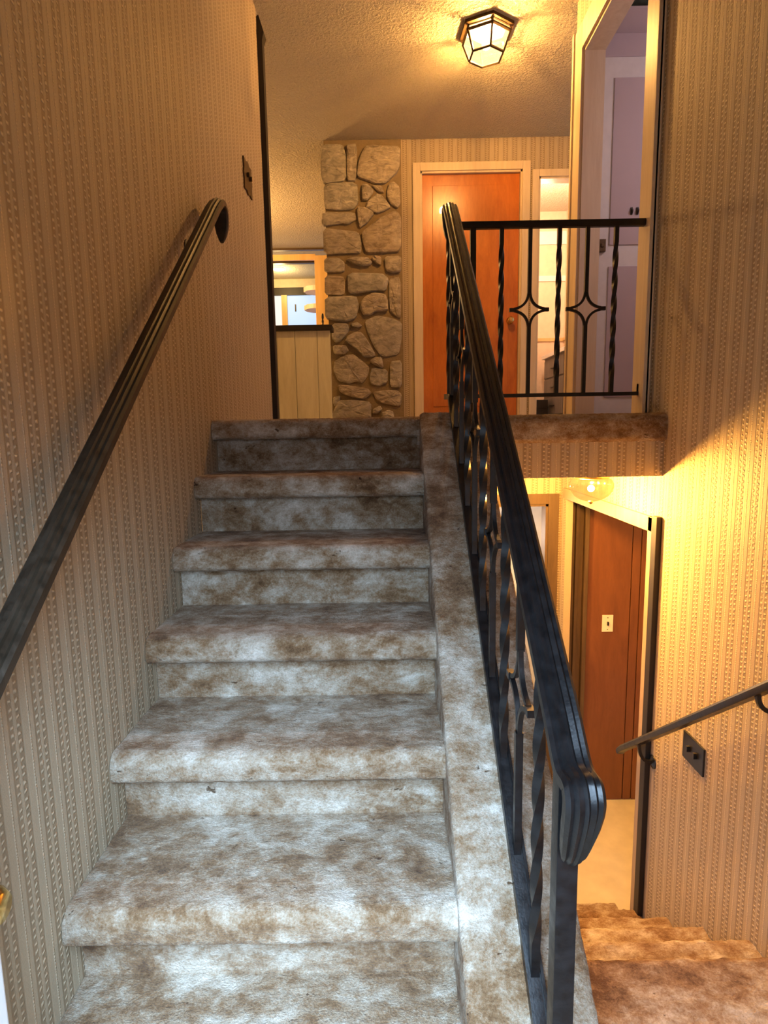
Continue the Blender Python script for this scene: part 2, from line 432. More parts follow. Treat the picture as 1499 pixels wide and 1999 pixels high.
# lower hall
struct(boxes('floor', 'vinyl', [(XC0, 3.4, 2.6, YL+1.5, ZL-0.06, ZL)]), 'pale vinyl floor of the lower hall', 'floor')
struct(boxes('wall_lower_back', 'paper_x', [
    (XC0, 0.30, YL, YL+0.1, ZL, ZB), (0.30, 1.06, YL, YL+0.1, -0.53, ZB), (1.06, 1.20, YL, YL+0.1, ZL, ZB)]),
    'lamp-lit wallpapered end wall of the lower hall', 'wall')
pw = struct(boxes('wall_panelled', 'dark_trim', [(1.20, 3.4, YL+0.02, YL+0.1, ZL, ZB)]), 'red-brown wood panelled wall seen through the lower opening', 'wall')
px = [1.335, 1.63, 1.69, 1.98, 2.27, 2.56, 2.85, 3.14, 3.4]
for a, b in zip(px, px[1:]):
    boxes('panel', 'panel', [(a+0.003, b-0.003, YL+0.004, YL+0.03, ZL+0.005, -0.60)], pw, bev=0.003)
boxes('panel_rail', 'panel', [(1.335, 3.4, YL+0.002, YL+0.03, -0.59, ZB-0.005)], pw)
for a, b, d in ((1.205, 1.24, 0.0), (1.243, 1.262, -0.018), (1.265, 1.30, 0.006), (1.302, 1.328, -0.024)):
    boxes('moulding_strip', 'dark_trim', [(a, b, YL-0.005+d, YL+0.03, ZL, -0.27)], pw, bev=0.002)
struct(boxes('wall_lower_side', 'panel', [(3.4, 3.5, 2.3, YL+0.1, ZL, ZB)]), 'far side wall of the lower room', 'wall')
struct(boxes('wall_lower_front', 'cream', [(XW+0.1, 3.5, 2.2, 2.3, ZL, ZB+0.06)]), 'near wall of the lower room behind the stair wall', 'wall')
boxes_room = struct(boxes('wall_utility', 'white', [(-0.2, 1.5, 5.2, 5.3, ZL, ZB), (-0.3, -0.2, YL+0.1, 5.3, ZL, ZB), (1.5, 1.6, YL+0.1, 5.3, ZL, ZB)]),
                    'white walls of the small room behind the lower hall door', 'wall')
# cased openings, corner boards
def casing_x(name, mat, x0, x1, ztop, zbot, y, w, t=0.018, label='', sides=(1, 1), depth=0.10):
    """door casing on a wall facing -y, with the jamb lining"""
    o = bmesh.new()
    if sides[0]: box(o, x0-w, x0, y-t, y, zbot, ztop+w, bev=0.003); box(o, x0-0.004, x0+0.016, y-0.004, y+depth, zbot, ztop)
    if sides[1]: box(o, x1, x1+w, y-t, y, zbot, ztop+w, bev=0.003); box(o, x1-0.016, x1+0.004, y-0.004, y+depth, zbot, ztop)
    box(o, x0, x1, y-t, y, ztop, ztop+w, bev=0.003); box(o, x0, x1, y-0.004, y+depth, ztop-0.016, ztop+0.002)
    return struct(link(name, o, mat), label, 'trim')
casing_x('trim_1', 'casing', 0.326, 1.193, 2.105, 0, YB, 0.065, label='blond casing round the orange wood door')
casing_x('trim_2', 'casing', 1.332, 2.15, 2.044, 0, YB, 0.055, label='blond casing round the open bedroom doorway')
casing_x('trim_3', 'dark_trim', 0.30, 1.06, -0.555, ZL, YL, 0.068, label='dark brown casing round the doorway in the lower hall')
b = bmesh.new()   # casing of the doorway in the right wall of the landing
box(b, XW-0.02, XW, 2.60, 2.74, 0, 2.17, bev=0.004); box(b, XW-0.02, XW, 3.61, 3.755, 0, 2.17, bev=0.004)
box(b, XW-0.02, XW, 2.74, 3.61, 2.03, 2.17, bev=0.004)
box(b, XW-0.03, XW-0.005, 2.60, 2.625, 0, 2.175, bev=0.004); box(b, XW-0.03, XW-0.005, 3.73, 3.757, 0, 2.175, bev=0.004)
box(b, XW-0.004, XW+0.11, 2.732, 2.75, 0, 2.03); box(b, XW-0.004, XW+0.11, 3.60, 3.618, 0, 2.03); box(b, XW-0.004, XW+0.11, 2.75, 3.60, 2.014, 2.034)
struct(link('trim_4', b, 'casing'), 'wide blond casing of the doorway at the right of the landing', 'trim')
b = bmesh.new()   # casing of the lower opening
box(b, XW-0.016, XW, 2.47, 3.755, -0.505, -0.44, bev=0.003); box(b, XW-0.016, XW, 2.47, 2.525, ZL+0.2, -0.44, bev=0.003)
box(b, XW-0.004, XW+0.11, 2.455, 2.475, ZL+0.2, -0.47); box(b, XW-0.004, XW+0.11, 2.47, 3.74, -0.49, -0.468)
struct(link('trim_5', b, 'tan_casing'), 'blond casing round the opening beside the lower stairs', 'trim')
b = bmesh.new(); box(b, XW-0.024, XW, 2.425, 2.472, ZL+0.2, -0.43, bev=0.004)
struct(link('trim_6', b, 'black_wood'), 'black corner board at the end of the lower stair wall', 'trim')
b = bmesh.new()   # pointed black corner board at the end of the left wall
x0, x1, y0, y1 = XL-0.125, XL+0.030, 3.768, 3.83
box(b, x0, x1, y0, y1, 0.0, 2.20)
v4 = [b.verts.new(p) for p in ((x0, y0, 2.20), (x1, y0, 2.20), (x1, y1, 2.20), (x0, y1, 2.20))]
v5 = [b.verts.new(p) for p in ((x0, y0, 2.24), (x1+0.012, y0-0.008, 2.24), (x1+0.012, y1+0.008, 2.24), (x0, y1, 2.24))]
tip = b.verts.new((XL+0.008, (y0+y1)/2, 2.352))
for i in range(4):
    b.faces.new((v4[i], v4[(i+1) % 4], v5[(i+1) % 4], v5[i])); b.faces.new((v5[i], v5[(i+1) % 4], tip))
struct(link('trim_7', b, 'black_wood'), 'dark pointed corner board at the end of the left wall', 'trim')

# ------------------------------------------------------------------ doors
d1 = struct(boxes('door_1', 'orange', [(0.344, 1.175, YB+0.028, YB+0.066, 0.01, 2.088)], bev=0.002), 'closed orange wood door at the end of the upper hall', 'door')
boxes('door_panel', 'orange', [(0.43, 1.09, YB+0.022, YB+0.03, 0.14, 2.0)], d1, bev=0.004)
kb = bmesh.new(); lathe_y(kb, [(0.030, 0.0), (0.031, 0.006), (0.012, 0.010), (0.010, 0.03), (0.022, 0.036), (0.029, 0.048), (0.026, 0.060), (0.012, 0.066)], (1.105, YB+0.022, 0.875))
link('knob', kb, 'brass', d1, smooth=True)['label'] = 'round brass door knob'
d2 = struct(boxes('door_2', 'white', [(-0.645, -0.605, -0.09, 0.80, ZF+0.015, 0.53)], bev=0.003), 'white front door standing open at the lower left edge', 'door')
for z0, z1 in ((-1.3, -0.75), (-0.55, 0.40)):
    boxes('door_panel', 'white', [(-0.607, -0.600, 0.10, 0.62, z0, z1)], d2, bev=0.004)
kb = bmesh.new(); lathe_x(kb, [(0.030, 0.0), (0.030, 0.006), (0.012, 0.012), (0.011, 0.028), (0.024, 0.036), (0.028, 0.048), (0.020, 0.060)], (-0.605, 0.735, -0.70))
link('knob', kb, 'brass', d2, smooth=True)['label'] = 'brass front door knob'
d3 = struct(boxes('door_3', 'white', [(1.23, 1.98, 3.66, 3.70, 0.01, 2.01)], bev=0.002), 'pale door inside the room right of the landing', 'door')
boxes('door_casing', 'lilac', [(1.15, 2.05, 3.655, 3.70, 2.01, 2.13)], d3, bev=0.003)
boxes('door_panel', 'lilac', [(1.33, 1.88, 3.652, 3.662, 0.12, 0.88), (1.33, 1.88, 3.652, 3.662, 1.0, 1.9)], d3, bev=0.004)
# room on the right of the landing
struct(boxes('wall_side_room', 'lilac', [(XW+0.1, 2.6, 3.70, 3.77, 0, ZC), (2.6, 2.7, 2.3, 3.77, 0, ZC), (XW+0.1, 2.7, 2.2, 2.3, 0, ZC)]),
       'lilac walls of the room right of the landing', 'wall')
bx_ = boxes('storage_box', 'teal', [(1.30, 1.62, 3.50, 3.653, 2.142, 2.25)], bev=0.015)
tag(bx_, 'dark green bundle on a shelf seen at the top of the right doorway', 'bundle')
sh = boxes('wall_shelf', 'lilac', [(XW+0.1, 1.9, 3.46, 3.70, 2.13, 2.142)]); tag(sh, 'pale shelf above the inner door, through the right doorway', 'shelf')
for i, (hx, nm) in enumerate(((1.452, 'left one of two small dark hooks on the pale inner door'), (1.486, 'right one of two small dark hooks on the pale inner door'))):
    h = bmesh.new(); pth = [(hx, 3.652-0.016*math.sin(t*math.pi), 1.200-0.034*t) for t in [k/8 for k in range(9)]]
    sweep(h, pth, [(-0.004, -0.003), (0.004, -0.003), (0.004, 0.003), (-0.004, 0.003)])
    box(h, hx-0.006, hx+0.006, 3.646, 3.652, 1.165, 1.205, bev=0.001)
    tag(link('coat_hook', h, 'black', smooth=False), nm, 'hook', 'coat hooks on the inner door')
h = bmesh.new(); box(h, 1.262, 1.306, 3.638, 3.661, 0.96, 1.03, bev=0.004); box(h, 1.276, 1.292, 3.632, 3.64, 0.985, 1.005, bev=0.002)
link('latch', h, 'bronze_plate', d3)['label'] = 'small brown latch plate'

# ------------------------------------------------------------------ upper flight
st1 = empty('staircase', (XL+0.4, D-6*RUN, ZF), 'flight of mottled carpeted steps rising to the upper landing', 'staircase')
for i in range(0, 7):
    ye = D - i*RUN; z = -i*R
    back = ye + (0.46 if i == 0 else RUN+OVER+0.004)
    if i == 6:
        pts = [(back, z)] + arc(ye+0.036, z-0.036, 0.036, 90, 180, 7) + [(ye, z-NOSE), (ye+OVER+0.01, z-NOSE)]
    else:
        pts = [(back, z)] + arc(ye+0.036, z-0.036, 0.036, 90, 180, 7) + [(ye, z-NOSE+0.012), (ye+0.012, z-NOSE), (ye+OVER+0.01, z-NOSE)]
    carpet_grid('tread', pts, XL+0.0015, XC0+0.012, YZ, st1)
    carpet_grid('riser', [(ye+OVER, z-NOSE+0.01), (ye+OVER, z-R-0.004)], XL+0.0015, XC0+0.012, YZ, st1)
def curb_place(u, v, a):     # u across, v above the nosing line, a = y along the flight
    return Vector((u, a, -(D-a)*SLOPE + v))
cp = [(XC0, -0.26), (XC0, -0.02)] + [(XC0+0.022-0.022*math.cos(t), -0.004+0.016*math.sin(t)) for t in (0.4, 0.8, 1.2, 1.57)] \
     + [(XC1-0.02, 0.012), (XC1-0.004, 0.004), (XC1, -0.015), (XC1, -0.16)]
carpet_grid('curb', cp, 0.60, D+0.004, curb_place, st1)

# ------------------------------------------------------------------ lower flight
st2 = empty('staircase', (0.75, YE+0.6, ZL), 'lamp-lit carpeted steps going down to the lower hall at right', 'staircase')
for k in range(0, 6):
    y = YE + k*0.26; z = ZF - k*RL
    back = -0.1 if k == 0 else y-0.26-0.07
    pts = [(back, z)] + arc(y-0.036, z-0.036, 0.036, 90, 0, 7) + [(y, z-NOSE+0.012), (y-0.012, z-NOSE), (y-OVER, z-NOSE)]
    if k == 0:
        struct(carpet_grid('floor', pts, XC0, XW-0.003, YZ, None, amp=0.006, fine=0.002, step=0.012), 'lamp-lit carpeted entry floor right of the stairs', 'floor')
    else:
        carpet_grid('tread', pts, XC1-0.01, XW-0.003, YZ, st2, amp=0.007, fine=0.002, step=0.011)
    carpet_grid('riser', [(y-OVER, z-NOSE+0.01), (y-OVER, z-RL)], XC1-0.01, XW-0.003, YZ, st2, step=0.012)

# ------------------------------------------------------------------ iron railings
RAILP = [(-0.029, -0.012), (-0.024, -0.018), (0.024, -0.018), (0.029, -0.012), (0.029, 0.004), (0.023, 0.010), (0.017, 0.008), (0.012, 0.015),
         (0.004, 0.013), (0.0, 0.018), (-0.004, 0.013), (-0.012, 0.015), (-0.017, 0.008), (-0.023, 0.010), (-0.029, 0.004)]
def flip(prof): return [(a, b) for a, b in prof]
def bez(p0, p1, p2, n):
    return [tuple((1-t)**2*a + 2*t*(1-t)*b_ + t*t*c for a, b_, c in zip(p0, p1, p2)) for t in [k/n for k in range(n+1)]]
def twisted_bar(name, L, w=0.017):
    bm = bmesh.new(); n = max(24, int(L/0.010)); rings = []
    for i in range(n+1):
        z = L*i/n; t = min(1, max(0, (z/L-0.10)/0.80))
        a = math.pi/4 + t*math.pi*2*round(L*0.80/0.17)/2
        r = w*0.5*math.sqrt(2)
        rings.append([bm.verts.new((r*math.cos(a+k*math.pi/2), r*math.sin(a+k*math.pi/2), z)) for k in range(4)])
    for i in range(n):
        for k in range(4): bm.faces.new((rings[i][k], rings[i][(k+1) % 4], rings[i+1][(k+1) % 4], rings[i+1][k]))
    bm.faces.new(rings[0]); bm.faces.new(rings[-1])
    return bm
def strip(bm, pts, w, lateral):
    sweep(bm, pts, [(-w/2, -w/2), (w/2, -w/2), (w/2, w/2), (-w/2, w/2)], lateral=lateral)
def star_bar(L, zc, along, w=0.016, hh=0.072, ww=0.066):
    """upright bar that opens into a four-pointed star at height zc; `along` is the railing's direction"""
    bm = bmesh.new(); A = Vector(along); U = Vector((0, 0, 1)); lat = A.cross(U)
    P = lambda a, z: A*a + U*z
    strip(bm, [P(0, 0), P(0, zc-hh+0.004)], w, lat); strip(bm, [P(0, zc+hh-0.004), P(0, L)], w, lat)
    for sa in (-1, 1):
        for sz in (-1, 1):
            pts = bez((0.0035*sa, zc+hh*sz), (0.007*sa, zc+0.014*sz), (ww*sa, zc+0.004*sz), 12)
            strip(bm, [P(a, z) for a, z in pts], 0.0105, lat)
        strip(bm, [P(ww*0.93*sa, zc), P((ww+0.020)*sa, zc)], 0.0155, lat)
    return bm

XR_ = 0.275
def rail_z(y): return 0.820 + 0.8170*(y-2.511)           # rail axis
def chan_z(y): return max(-(D-y)*SLOPE, 0.0) + 0.045 if y > D-0.02 else -(D-y)*SLOPE + 0.055
rl = empty('stair_railing', (XR_, 0.86, -(D-0.86)*SLOPE+0.012), 'black wrought iron stair railing with twisted bars and star balusters on the curb', 'railing')
b = bmesh.new()
low = [(XR_, 0.762, -0.632), (XR_, 0.752, -0.605)]
path, sc = [], []
for p, k in (((0.850, -0.715), (0.2, 0.4)), ((0.836, -0.712), (0.45, 0.7)), ((0.815, -0.690), (0.66, 0.9)), ((0.800, -0.660), (0.80, 1)),
             ((0.786, -0.628), (0.92, 1)), ((0.776, -0.600), (0.98, 1)), ((0.773, -0.580), (1, 1)), ((0.779, -0.566), (1, 1)), ((0.790, -0.559), (1, 1))):
    path.append((XR_, p[0], p[1])); sc.append(k)
y = 0.83
while y < 2.51:
    path.append((XR_, y, rail_z(y)-0.004*max(0, 1-(y-0.83)/0.06))); sc.append((1, 1)); y += 0.06
ZE = rail_z(2.53)
for p, k in (((2.535, ZE), (1, 1)), ((2.562, ZE+0.010), (1, 1)), ((2.590, ZE+0.004), (1, 1)), ((2.604, ZE-0.018), (0.9, 1)),
             ((2.608, ZE-0.05), (0.8, 0.9)), ((2.602, ZE-0.085), (0.6, 0.8)), ((2.592, ZE-0.11), (0.25, 0.4))):
    path.append((XR_, p[0], p[1])); sc.append(k)
path, sc = smooth_path(path, sc, 6)
sweep(b, path, RAILP, sc)
link('top_rail', b, 'iron', rl)
b = bmesh.new()
chp = [(-0.017, -0.014), (0.017, -0.014), (0.017, 0.010), (0.011, 0.010), (0.011, 0.004), (-0.011, 0.004), (-0.011, 0.010), (-0.017, 0.010)]
ch = [(XR_, 0.62, -(D-0.62)*SLOPE+0.03), (XR_, D-0.02, -0.02*SLOPE+0.03), (XR_, D+0.06, 0.082), (XR_, 2.64, 0.090)]
sweep(b, ch, chp); link('bottom_channel', b, 'iron', rl)
def bottom_at(y): return -(D-y)*SLOPE+0.03 if y < D-0.02 else (0.085 if y > D+0.05 else 0.05)
boxes('newel_post', 'iron', [(XR_-0.017, XR_+0.017, 0.842, 0.876, -(D-0.86)*SLOPE+0.0, rail_z(0.86)-0.01)], rl, bev=0.002)
boxes('newel_foot', 'iron', [(XR_-0.03, XR_+0.03, 0.825, 0.893, -(D-0.86)*SLOPE+0.0, -(D-0.86)*SLOPE+0.035)], rl, bev=0.003)
ys_star = [1.187+0.3265*k for k in range(4)] + [2.475]
ys_twist = [1.023+0.3265*k for k in range(5)] + [2.585]
def bar_len(y): return rail_z(y)-0.012 - bottom_at(y)
Ls = bar_len(1.5)
tw = None; sb = None
for yy in ys_twist:
    L = bar_len(yy) if yy < D else rail_z(2.53) - 0.01 - 0.085
    link('baluster', twisted_bar('twist', L), 'iron', rl, loc=(XR_, yy, bottom_at(yy)))
for yy in ys_star:
    zb = bottom_at(yy); zc = -0.604 + (yy-1.187)*0.829
    L = bar_len(yy)
    link('baluster', star_bar(L, zc-zb, (0, 1, 0), hh=0.095, ww=0.082), 'iron', rl, loc=(XR_, yy, zb))

YG = 2.68
gr = empty('landing_guardrail', (0.70, YG, 0.0), 'black iron guardrail with two star balusters along the landing edge', 'railing')
b = bmesh.new(); gp = [(-0.013, -0.014), (0.013, -0.014), (0.016, -0.006), (0.016, 0.010), (0.010, 0.014), (-0.010, 0.014), (-0.016, 0.010), (-0.016, -0.006)]
sweep(b, [(0.30, YG, 0.810), (XW-0.012, YG, 0.810)], gp, lateral=Vector((0, 1, 0))); link('top_rail', b, 'iron', gr)
b = bmesh.new(); sweep(b, [(0.30, YG, 0.090), (XW-0.012, YG, 0.090)], [(-0.010, -0.008), (0.010, -0.008), (0.010, 0.008), (-0.010, 0.008)], lateral=Vector((0, 1, 0)))
link('bottom_rail', b, 'iron', gr)
boxes('post', 'iron', [(0.376, 0.401, YG-0.0125, YG+0.0125, 0.0, 0.80)], gr, bev=0.002)
b = bmesh.new(); box(b, XW-0.016, XW-0.001, YG-0.018, YG+0.018, 0.735, 0.832, bev=0.003); link('wall_flange', b, 'iron', gr)
b = bmesh.new(); box(b, XW-0.020, XW-0.001, YG-0.014, YG+0.014, 0.08, 0.135, bev=0.003); link('wall_flange', b, 'iron', gr)
for xx in (0.512, 0.761, 1.005):
    link('baluster', twisted_bar('twist', 0.708, 0.0175), 'iron', gr, loc=(xx, YG, 0.094))
for xx in (0.635, 0.882):
    link('baluster', star_bar(0.708, 0.458-0.094, (1, 0, 0)), 'iron', gr, loc=(xx, YG, 0.094))

def handrail(name, label, mat, x, pts, scales, wall_x, brackets, prof):
    r = empty(name, (x, pts[len(pts)//2][0], pts[len(pts)//2][1]), label, 'handrail')
    bm = bmesh.new(); pp, ss = smooth_path([(x, y, z) for y, z in pts], scales or [(1, 1)]*len(pts), 3); sweep(bm, pp, prof, ss); link('rail', bm, mat, r)
    s = 1 if wall_x > x else -1
    for y, z, drop in brackets:
        bm = bmesh.new(); lat = Vector((0, 1, 0))
        pth = bez((x, y, z), (x, y, z-drop), (wall_x-s*0.004, y, z-drop), 8)
        strip(bm, pth, 0.013, lat)
        link('bracket', bm, mat, r)
        bm = bmesh.new(); lathe_x(bm, [(0.030, 0.0), (0.029, 0.004), (0.012, 0.010)], (wall_x, y, z-drop), -s, 16); link('bracket_plate', bm, mat, r)
    return r
xh = XL+0.070
hz = lambda y: 0.795+0.826*(y-2.372)
pts = [(0.66, hz(0.66)-0.20), (0.655, hz(0.66)-0.16), (0.66, hz(0.66)-0.11), (0.675, hz(0.66)-0.06), (0.70, hz(0.70)-0.01)]
scl = [(0.4, 0.5), (0.8, 1), (1, 1), (1, 1), (1, 1)]
y = 0.76
while y < 2.41: pts.append((y, hz(y))); scl.append((1, 1)); y += 0.08
for p, k in (((2.425, hz(2.415)), (1, 1)), ((2.455, hz(2.415)+0.008), (1, 1)), ((2.482, hz(2.415)-0.004), (1, 1)), ((2.492, hz(2.415)-0.03), (1, 1)),
             ((2.492, hz(2.415)-0.065), (0.95, 1)), ((2.486, hz(2.415)-0.10), (0.7, 0.8)), ((2.478, hz(2.415)-0.13), (0.25, 0.4))):
    pts.append(p); scl.append(k)
handrail('handrail', 'bronze-black handrail climbing the left wall with a drooping end', 'iron_brown', xh, pts, scl, XL,
         [(2.25, hz(2.25)-0.01, 0.07), (0.90, hz(0.90)-0.01, 0.09)], RAILP)
hz2 = lambda y: -1.55 - 0.770*(y-2.584)
pts = [(y, hz2(y)) for y in [0.5+0.1*k for k in range(21)]]
pts = [(y, z) for y, z in pts if y < 2.56] + [(2.575, hz2(2.575)), (2.60, hz2(2.585)-0.02)]
SM = [(a*0.62, b_*0.85) for a, b_ in RAILP]
handrail('handrail', 'thin black handrail sloping down the right wall beside the lower stairs', 'iron', XW-0.065, pts, None, XW,
         [(2.40, hz2(2.40)-0.01, 0.09), (1.64, hz2(1.64)-0.01, 0.06)], SM)

# ------------------------------------------------------------------ stone column
STONES = [
    [(-0.485,2.314),(-0.327,2.311),(-0.301,2.221),(-0.305,2.04),(-0.487,2.019),(-0.508,2.08),(-0.508,2.195)],
    [(-0.289,2.31),(-0.205,2.309),(-0.218,2.039),(-0.292,2.04),(-0.291,2.209)],
    [(-0.125,2.29),(-0.067,2.297),(-0.009,2.29),(0.151,2.282),(0.14,2.135),(0.12,2.09),(0.064,2.046),(0.025,2.01),(-0.047,2.011),(-0.117,2.037),(-0.201,2.068),(-0.186,2.171),(-0.158,2.242)],
    [(-0.164,1.998),(-0.118,1.997),(-0.071,1.945),(-0.121,1.875),(-0.166,1.876),(-0.171,1.953)],
    [(-0.048,1.92),(-0.003,1.907),(0.07,1.817),(0.021,1.79),(-0.045,1.77),(-0.135,1.811),(-0.121,1.86)],
    [(0.064,2.003),(0.103,2.012),(0.147,1.971),(0.152,1.843),(0.126,1.813),(0.074,1.844),(0.042,1.894),(0.047,1.955)],
    [(-0.485,2.007),(-0.215,2.014),(-0.209,1.856),(-0.253,1.807),(-0.37,1.803),(-0.484,1.818)],
    [(-0.501,1.781),(-0.24,1.776),(-0.229,1.721),(-0.295,1.685),(-0.347,1.692),(-0.492,1.676),(-0.514,1.701)],
    [(-0.499,1.651),(-0.323,1.63),(-0.211,1.615),(-0.19,1.546),(-0.195,1.456),(-0.274,1.454),(-0.499,1.449)],
    [(0.099,1.776),(0.132,1.757),(0.151,1.72),(0.147,1.469),(-0.011,1.459),(-0.136,1.461),(-0.167,1.559),(-0.165,1.621),(-0.072,1.687),(-0.019,1.729)],
    [(-0.213,1.819),(-0.142,1.811),(-0.071,1.767),(-0.138,1.688),(-0.191,1.658),(-0.209,1.714)],
    [(-0.503,1.408),(-0.381,1.412),(-0.336,1.374),(-0.341,1.298),(-0.503,1.301)],
    [(-0.309,1.398),(-0.236,1.416),(-0.13,1.408),(-0.098,1.37),(-0.118,1.351),(-0.185,1.343),(-0.263,1.366)],
    [(-0.084,1.426),(-0.018,1.412),(-0.019,1.349),(-0.059,1.363),(-0.091,1.395)],
    [(0.015,1.412),(0.153,1.415),(0.152,1.296),(0.085,1.284),(0.026,1.304)],
    [(-0.086,1.994),(-0.002,1.986),(0.017,1.931),(-0.028,1.938)],
    [(-0.502,1.265),(-0.351,1.259),(-0.336,1.221),(-0.342,1.12),(-0.38,1.11),(-0.507,1.12)],
    [(-0.301,1.282),(-0.017,1.274),(0.038,1.232),(0.012,1.137),(-0.118,1.134),(-0.268,1.116),(-0.298,1.137)],
    [(0.051,1.226),(0.144,1.242),(0.143,0.914),(0.115,0.92),(0.056,0.963),(0.045,1.071)],
    [(-0.504,1.087),(-0.243,1.091),(-0.223,1.016),(-0.247,0.921),(-0.311,0.889),(-0.385,0.893),(-0.504,0.913)],
    [(-0.088,1.118),(0.011,1.102),(0.029,1.054),(0.028,0.97),(-0.078,0.966),(-0.11,0.939),(-0.172,0.937),(-0.202,0.992),(-0.188,1.052),(-0.156,1.087)],
    [(-0.449,0.864),(-0.318,0.862),(-0.309,0.813),(-0.339,0.765),(-0.39,0.717),(-0.428,0.712),(-0.458,0.749)],
    [(-0.293,0.861),(-0.236,0.878),(-0.193,0.847),(-0.224,0.833),(-0.274,0.84)],
    [(-0.161,0.883),(-0.06,0.923),(0.052,0.903),(0.148,0.866),(0.143,0.726),(0.116,0.605),(-0.029,0.589),(-0.09,0.676),(-0.138,0.786)],
    [(-0.257,0.788),(-0.2,0.787),(-0.152,0.725),(-0.085,0.602),(-0.117,0.584),(-0.186,0.582),(-0.241,0.648),(-0.34,0.716),(-0.314,0.759)],
    [(-0.448,0.682),(-0.341,0.68),(-0.317,0.637),(-0.356,0.607),(-0.444,0.608)],
    [(-0.337,0.594),(-0.274,0.599),(-0.193,0.536),(-0.147,0.493),(-0.151,0.437),(-0.204,0.358),(-0.26,0.377),(-0.324,0.36),(-0.412,0.386),(-0.448,0.473),(-0.439,0.541),(-0.382,0.577)],
    [(-0.092,0.572),(-0.029,0.577),(-0.014,0.496),(-0.03,0.484),(-0.105,0.517),(-0.127,0.548)],
    [(-0.112,0.486),(0.02,0.465),(0.018,0.36),(-0.058,0.33),(-0.128,0.35),(-0.133,0.418)],
    [(0.049,0.532),(0.147,0.543),(0.144,0.317),(0.043,0.322)],
    [(-0.407,0.342),(-0.325,0.335),(-0.16,0.307),(-0.129,0.269),(-0.188,0.22),(-0.264,0.228),(-0.365,0.261),(-0.402,0.292)],
    [(-0.104,0.275),(0.023,0.291),(0.106,0.284),(0.14,0.252),(0.133,0.165),(0.104,0.153),(-0.036,0.18),(-0.079,0.218)],
    [(-0.411,0.205),(-0.29,0.209),(-0.137,0.188),(-0.14,0.04),(-0.485,0.046),(-0.451,0.131)],
    [(-0.113,0.125),(-0.049,0.155),(-0.03,0.123),(-0.076,0.087),(-0.114,0.087)],
    [(-0.031,0.098),(0.027,0.116),(0.065,0.103),(0.077,0.037),(-0.038,0.039)],
    [(-0.461,0.237),(-0.403,0.249),(-0.404,0.211),(-0.45,0.156),(-0.465,0.187)],
]

sc_ = empty('stone_column', (-0.17, 5.5, 0.0), 'column of rough tan and grey field stones set in brown mortar', 'column')
boxes('mortar', 'mortar', [(-0.485, 0.166, 5.335, 5.95, 0.0, ZC-0.002)], sc_)
for poly in STONES:
    bm = bmesh.new(); n = len(poly)
    cx = sum(p[0] for p in poly)/n; cz = sum(p[1] for p in poly)/n
    depth = random.uniform(0.020, 0.042)
    pts = []
    for i in range(n):                       # round the outline by cutting each corner
        a, p, q = poly[i-1], poly[i], poly[(i+1) % n]
        pts.append((p[0]*0.86+a[0]*0.14, min(ZC-0.01, p[1]*0.86+a[1]*0.14))); pts.append((p[0]*0.86+q[0]*0.14, min(ZC-0.01, p[1]*0.86+q[1]*0.14)))
    def ring(k, y, jit):
        return [bm.verts.new((cx+(x-cx)*k, y+random.uniform(-jit, jit), cz+(z-cz)*k)) for x, z in pts]
    r0 = ring(1.07, 5.345, 0); r1 = ring(1.05, 5.335-depth*0.75, 0.002); r2 = ring(0.93, 5.335-depth, 0.004); r3 = ring(0.45, 5.332-depth*1.08, 0.006)
    cv = bm.verts.new((cx, 5.332-depth*1.1, cz)); m = len(pts)
    for a, c in ((r0, r1), (r1, r2), (r2, r3)):
        for i in range(m): bm.faces.new((a[i], a[(i+1) % m], c[(i+1) % m], c[i]))
    for i in range(m): bm.faces.new((r3[i], r3[(i+1) % m], cv))
    link('stone', bm, 'stone', sc_)

# ------------------------------------------------------------------ half wall beside the column
hw = empty('half_wall', (-0.9, 5.15, 0.0), 'low pale wood half wall with a black ledge beside the stone column', 'half wall')
boxes('core', 'pale_wood', [(-1.75, -0.462, 5.112, 5.20, 0.0, 0.775)], hw)
bxs = [-1.75, -1.45, -1.15, -0.905, -0.752, -0.565, -0.455]
for a, c in zip(bxs, bxs[1:]):
    boxes('board', 'pale_wood', [(a+0.002, c-0.002, 5.10, 5.113, 0.0, 0.775)], hw, bev=0.002)
boxes('ledge', 'black_wood', [(-1.75, -0.435, 5.06, 5.24, 0.775, 0.818)], hw, bev=0.004)
b = bmesh.new(); lathe(b, [(0.016, 0), (0.016, 0.006), (0.007, 0.012), (0.010, 0.035), (0.006, 0.05), (0.010, 0.065), (0.009, 0.09), (0.004, 0.10)], (-0.515, 5.12, 0.818), 14)
tag(link('candle_holder', b, 'black', smooth=True), 'small black turned holder on the ledge of the half wall', 'holder')

# ------------------------------------------------------------------ lamps
LC = (0.655, 3.985)
la = empty('ceiling_lantern', (LC[0], LC[1], ZC), 'lit hexagonal bronze and glass lantern on the stippled ceiling', 'lamp')
hexp = lambda r, z: [Vector((LC[0]+r*math.sin(math.radians(60*k+4)), LC[1]-r*math.cos(math.radians(60*k+4)), z)) for k in range(6)]
b = bmesh.new()
ra, rb, rc = hexp(0.172, ZC), hexp(0.172, ZC-0.018), hexp(0.135, ZC-0.022)
va = [b.verts.new(p) for p in ra]; vb = [b.verts.new(p) for p in rb]; vc = [b.verts.new(p) for p in rc]; vd = [b.verts.new(p) for p in hexp(0.135, ZC)]
for A_, B_ in ((va, vb), (vb, vc), (vc, vd)):
    for i in range(6): b.faces.new((A_[i], A_[(i+1) % 6], B_[(i+1) % 6], B_[i]))
link('base_plate', b, 'bronze_plate', la)
t0, t1, t2 = hexp(0.142, ZC-0.016), hexp(0.150, ZC-0.045), hexp(0.108, ZC-0.150)
